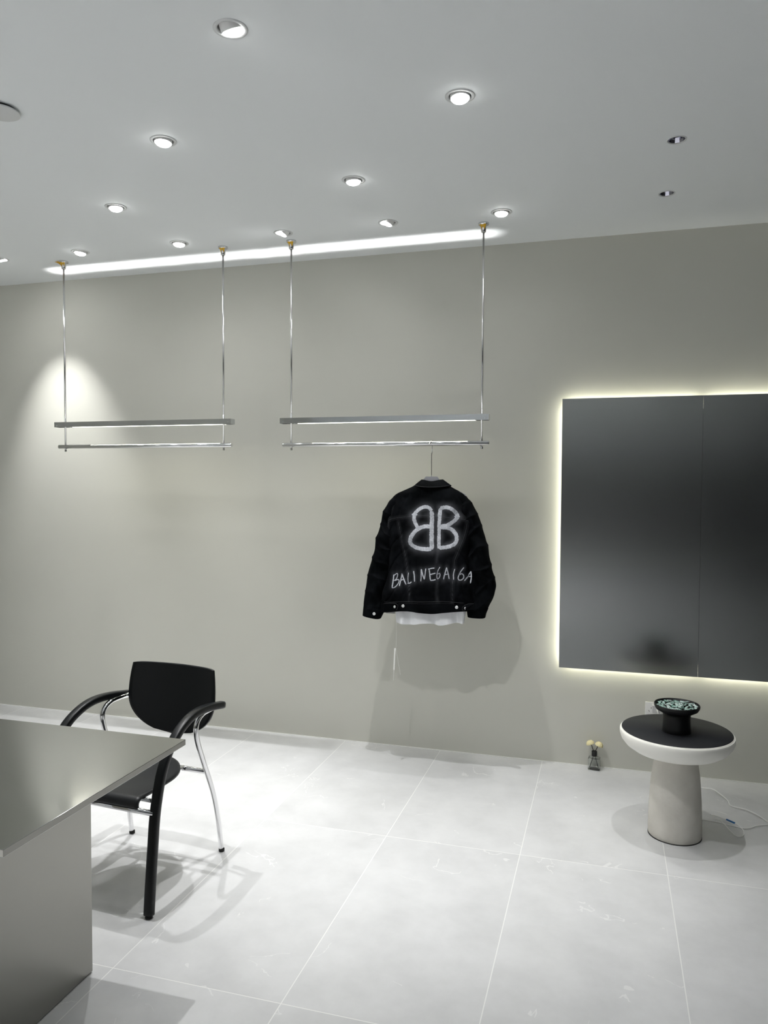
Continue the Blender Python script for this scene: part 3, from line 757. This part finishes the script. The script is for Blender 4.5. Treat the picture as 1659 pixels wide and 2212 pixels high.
MPX = 4.0/F_PX                                     # metres per photo pixel on the jacket
def strokes(name, items, scale, parent, jag, lift):
    bm = NB(); rnd = random.Random(3); samples = []
    for px, w in items:
        P = [Vector((*bp_(x, y), 0)) for x, y in px]
        P = spline([tuple(p) for p in P], 14) if len(P) > 2 else [P[0].lerp(P[1], k/14) for k in range(15)]
        n_ = len(P); hw = w/scale*MPX/2
        rows = []; wob = [rnd.uniform(-1, 1) for _ in range(n_)]; wob2 = [rnd.uniform(-1, 1) for _ in range(n_)]
        for i in range(n_):
            T = (P[min(i+1, n_-1)] - P[max(i-1, 0)]).normalized(); Nn = Vector((-T.y, T.x, 0))
            e = min(1, (i+1.5)/4, (n_-i+.5)/4)**.5
            a = hw*e*(1 + jag*wob[i]); b2 = hw*e*(1 + jag*wob2[i]); row = []
            for u in (-1, -.5, 0, .5, 1):
                q = P[i] + Nn*(u*(a if u > 0 else b2))
                row.append(bm.verts.new(on_body(q.x, q.y, lift + .0006*(1-u*u))))
            rows.append(row); samples.append((P[i].x, P[i].y, hw))
        for a, b2 in zip(rows, rows[1:]):
            for k in range(4): bm.faces.new((a[k], a[k+1], b2[k+1], b2[k]))
    o = obj(name, bm, M['paint'], parent, smooth=True); return o, samples
body_me = bpy.data.meshes.new('body')
co = np.array([v.co[:] for v in bm.verts])
bo = None
# seams as worn lines
seams = [[(835,1125),(848,1120),(885,1115.5),(914,1114),(946,1115.5),(981,1119.5),(1002,1123),(1024,1131)],
         [(943,1115),(944,1200),(944.5,1303)], [(860,1128),(866,1160),(873,1190),(877,1212),(883,1262),(885,1303)],
         [(1007,1130),(1001,1160),(986,1200),(981,1216),(978,1260),(976,1303)], [(846,1085),(842,1105),(836,1125),(834,1145)], [(1013,1085),(1018,1105),(1024,1131),(1030,1150)]]
sm = []
for s_ in seams:
    P = [Vector((*bp_(x, y), 0)) for x, y in s_]; P = spline([tuple(p) for p in P], 40); sm.append(np.array([(p.x, p.y) for p in P]))
eo, es = strokes('painted_emblem', emblem, 4.879, jk, .13, .0012)
wo, ws = strokes('painted_lettering', writing, 9.76, jk, .18, .0012)
eo['label'] = 'white painted double letter emblem'; wo['label'] = 'white hand painted lettering'
def mind(pts, S):
    out = np.full(len(pts), 9.0)
    for x, y, hw in S:
        d = np.hypot(pts[:, 0]-x, pts[:, 2]-y) - hw*.8; out = np.minimum(out, d)
    return np.maximum(out, 0)
spray = .13*np.exp(-(mind(co, es)/.015)**1.3)*1.0 + .055*np.exp(-(mind(co, ws)/.012)**1.4)
for S_ in sm:
    d = np.full(len(co), 9.0)
    for x, y in S_: d = np.minimum(d, np.hypot(co[:, 0]-x, co[:, 2]-y))
    spray += .10*np.exp(-(d/.0016)**2) + .02*np.exp(-((d-.008)/.003)**2)
spray[co[:, 1] > YR] = 0
spray = np.clip(spray, 0, 1)
bm.normal_update(); bm.to_mesh(body_me); bm.free()
at2 = body_me.attributes.new('spray', 'FLOAT', 'POINT'); at2.data.foreach_set('value', spray.astype(np.float32))
bo = link('body', body_me, M['denim'], jk, smooth=True)

# sleeves
slv_l = [((866,1070),(880,1085),.030,.0), ((849,1076),(872,1095),.050,.004), ((837,1092),(866,1108),.058,.01), ((828,1108),(862,1124),.062,.016), ((820,1132),(860,1145),.062,.02), ((811,1166),(856,1176),.061,.024), ((804,1200),(852,1206),.060,.027),
         ((796,1231),(845,1236),.060,.028), ((790,1258),(836,1262),.058,.026), ((786.5,1282),(830,1285),.053,.024), ((785.2,1303),(828,1309),.048,.022), ((784.4,1313),(827.5,1319),.046,.022)]
slv_r = [((980,1084),(992,1068),.030,0), ((986,1096),(1011,1078),.050,.004), ((990,1108),(1023,1096),.058,.01), ((996,1128),(1034,1120),.062,.016), ((1002,1158),(1045,1153),.062,.018), ((1008,1196),(1053,1190),.062,.02),
         ((1010,1226),(1060,1224),.062,.022), ((1010,1252),(1066,1250),.060,.024), ((1010,1272),(1069.5,1271),.056,.026), ((1009,1292),(1063,1293),.052,.026), ((1008.5,1306),(1056,1308),.048,.026), ((1008,1320),(1050,1322),.046,.026)]
for nm, sec, seed in (('sleeve', slv_l, 11), ('sleeve', slv_r, 31)):
    bm, g = loft(sec, YR, 18, 128, .85, fold_sleeve(seed), close_top=True)
    bmesh.ops.recalc_face_normals(bm, faces=bm.faces)
    obj(nm, bm, M['denim'], jk, smooth=True)
cuf_l = [((784.0,1309),(828.5,1315.5),.049,.022), ((783.2,1318),(827,1322),.050,.022), ((782.3,1329),(819.5,1337.5),.048,.022)]
cuf_r = [((1007.5,1316),(1053,1317),.049,.026), ((1007.8,1325),(1049,1326),.050,.026), ((1009,1333),(1046.5,1336),.048,.026)]
cuffs = []
for sec in (cuf_l, cuf_r):
    bm, g = loft(sec, YR, 6, 80, .75)
    cuffs.append(obj('cuff', bm, M['denim'], jk, smooth=True))
def button(px, py, Y, parent, r=.0085, rx=1.0):
    x, z = at(px, py, Y)
    bm = NB(); lathe(bm, [(r, 0), (r, .0015), (r*.85, .0030), (r*.5, .0026), (r*.2, .0022)], seg=24, M=Matrix.Rotation(PI/2, 3, 'X'), c=(0, 0, 0))
    bmesh.ops.scale(bm, vec=(rx, 1, 1), verts=bm.verts); bmesh.ops.translate(bm, vec=(x, Y, z), verts=bm.verts)
    o = obj('button', bm, mat_btn, parent, angle=40); o['label'] = 'silver metal button'; return o
mat_btn = mat('button_metal', (.80,.80,.80), .35, .6)
# hem band with tabs
band = [((825,1300),(1027,1300.5),.078,0), ((825,1309),(1027,1309),.0795,0), ((825.5,1318.5),(1027,1319.5),.078,0)]
def fold_band(p, t_, ca, sa):
    return Vector((0, .010*nz_(p, 9, 3) + .009*nz_(p, 20, 7) + .009*math.sin((p.x-XH)*34 + p.z*6)*(.3+.7*abs(ca)), -.006*t_*math.sin((p.x-XH)*19+1.2)))
bm, g = loft(band, YR, 8, 200, .62, fold_band)
hb_bvh = BVHTree.FromBMesh(bm)
hem = obj('hem_band', bm, M['denim'], jk, smooth=True)
def on_hem(px, py):
    x, z = at(px, py, YR-.078); h = hb_bvh.ray_cast(Vector((x, YR-.5, z)), Vector((0, 1, 0)))
    return h[0].y if h[0] else YR-.078
def tab(pts):
    bm = NB(); P = []
    for px, py in pts:
        x, z = at(px, py, YR-.08); P.append((x, on_hem(px, py)-.002, z))
    f = [bm.verts.new(p) for p in P]; bk = [bm.verts.new((x, y+.004, z)) for x, y, z in P]
    bm.faces.new(f); bm.faces.new(bk[::-1])
    for i in range(len(P)): bm.faces.new((f[i], f[(i+1) % len(P)], bk[(i+1) % len(P)], bk[i]))
    bmesh.ops.recalc_face_normals(bm, faces=bm.faces)
    o = obj('hem_tab', bm, M['denim'], jk)
    bm = NB(); tube(bm, [(x, y-.0008, z) for x, y, z in P[1:]], .0006, seg=6); obj('stitching', bm, M['stitch'], o)
    return o
tl = tab([(829,1318), (829,1304), (840,1303), (855,1303.5), (859.5,1308), (858.5,1314), (856,1318)])
tr = tab([(1024,1317), (1024,1304), (1010,1306), (1003,1308.5), (997.5,1313), (998,1319), (1004,1319.5)])
button(852.5, 1310.7, on_hem(852.5, 1310.7)-.0035, tl, .0075, .8); button(1004.6, 1313.8, on_hem(1004.6, 1313.8)-.009, tr, .0070, .6)
button(870.6, 1309, on_hem(870.6, 1309)-.001, hem); button(986.4, 1312, on_hem(986.4, 1312)-.001, hem)
button(808.1, 1325.8, YR+.022-.0515, cuffs[0], .0085)
# stitched lines along hem and cuff tops
def stitch_line(px, parent, yfun, dash=True):
    P = spline([tuple((*at(x, y, YR-.08), 0)) for x, y in px], 30); bm = NB()
    step = 2 if dash else 1; i = 0
    while i < len(P)-2:
        a, b2 = P[i], P[min(i+1, len(P)-1)]
        ya, yb = yfun(a), yfun(b2)
        tube(bm, [(a.x, ya, a.y), (b2.x, yb, b2.y)], .0006, seg=5); i += step
    return obj('stitching', bm, M['stitch'], parent)
def yh(p):
    h = hb_bvh.ray_cast(Vector((p.x, YR-.5, p.y)), Vector((0, 1, 0)));
    if not h[0]: h = bvh.ray_cast(Vector((p.x, YR-.5, p.y)), Vector((0, 1, 0)))
    return (h[0].y if h[0] else YR-.078)-.0006
stitch_line([(827,1302), (855,1301), (886,1300), (920,1300.5), (953,1300), (980,1302), (1000,1304)], hem, yh, False)
stitch_line([(860,1305), (886,1304), (920,1304.5), (953,1304), (980,1305.5)], hem, yh, True)

# collar: folded band round the neck, dipping at the centre back
bm = NB(); NR, NC = 6, 48; grid = []
for j in range(NR+1):
    u = j/NR; row = []
    lx, rx = 910+(895-910)*u, 954.5+(973.5-954.5)*u
    for i in range(NC+1):
        v = i/NC; px = lx+(rx-lx)*v
        topy = 1037.6 + 3.4*math.sin(v*PI)**2; boty = 1050.5 + 4.0*math.sin(v*PI)**.8
        py = topy + (boty-topy)*u
        dep = .030 + .034*u; y = YR - dep*(.30+.70*math.sin(v*PI)**.6) - .004*math.sin(u*PI) - .010
        x, z = at(px, py, YR-.04); row.append(bm.verts.new((x, y, z)))
    grid.append(row)
for j in range(NR):
    for i in range(NC): bm.faces.new((grid[j][i], grid[j+1][i], grid[j+1][i+1], grid[j][i+1]))
cl = obj('collar', bm, M['denim'], jk, smooth=True)
md = cl.modifiers.new('thick', 'SOLIDIFY'); md.thickness = .006; md.offset = 1
bm = NB(); tube(bm, [v for v in [tuple(Vector(cl.data.vertices[NR*(NC+1)+i].co) + Vector((0, -.0065, .006))) for i in range(1, NC, 1)]], .0007, seg=6)
obj('stitching', bm, M['stitch'], cl)

# white tee inside the jacket
tee = empty('t_shirt', (0, 0, 0), 0, 'white t-shirt showing as a pale hem below the black jacket', 't-shirt')
sec = [((880,1066),(980,1066),.030,.012), ((862,1110),(1000,1110),.036,.012), ((856,1200),(1004,1200),.038,.012), ((854,1290),(1005,1290),.040,.012), ((854,1320),(1006,1320),.042,.012), ((855,1346),(1002,1347),.043,.012)]
def fold_tee(p, t_, ca, sa):
    w = t_**2
    return Vector((0, w*(.012*math.sin((p.x-XH)*52+.6) + .006*math.sin((p.x-XH)*95)), w*(.005*math.sin((p.x-XH)*38+2.4))))
bm, g = loft(sec, YR, 14, 140, .6, fold_tee)
tb_ = BVHTree.FromBMesh(bm)
obj('shirt_body', bm, M['tee'], tee, smooth=True)
x0_, z0_ = at(856.5, 1347, YR); x1_, z1_ = at(855, 1400, YR)
bm = NB(); x2_, z2_ = at(856, 1398, YR)
tube(bm, [(x0_, YR-.005, z0_+.02), (x0_+.001, YR-.005, (z0_+z2_)/2), (x2_, YR-.005, z2_)], .0009, seg=6)
cord = obj('tag_cord', bm, M['paper'], tee)
a = at(853.8, 1400, YR); b2 = at(851.6, 1446, YR); c2 = at(850.3, 1469, YR); d2 = at(865.5, 1457, YR)
bm = NB(); tube(bm, [(a[0], YR-.006, a[1]), (b2[0], YR-.006, b2[1])], .004, seg=8, flat=(.0042, .0015), up=(0, 1, 0)); obj('paper_tag', bm, M['paper'], cord)
bm = NB(); tube(bm, [(b2[0], YR-.006, b2[1]), (c2[0], YR-.006, c2[1])], .0012, seg=6); obj('tag_cord_end', bm, M['paper'], cord)
bm = NB(); tube(bm, [(a[0]+.004, YR-.006, a[1]+.004), (d2[0], YR-.004, d2[1])], .0009, seg=6); obj('tag_cord_end', bm, M['paper'], cord)
x0_, z0_ = at(834, 1318, YR); x1_, z1_ = at(853, 1325.5, YR)
obj('care_label', box(NB(), x0_, x1_, YR-.002, YR+.002, z1_, z0_+.02), mat('grey_label', (.35,.35,.34), .8), tee)
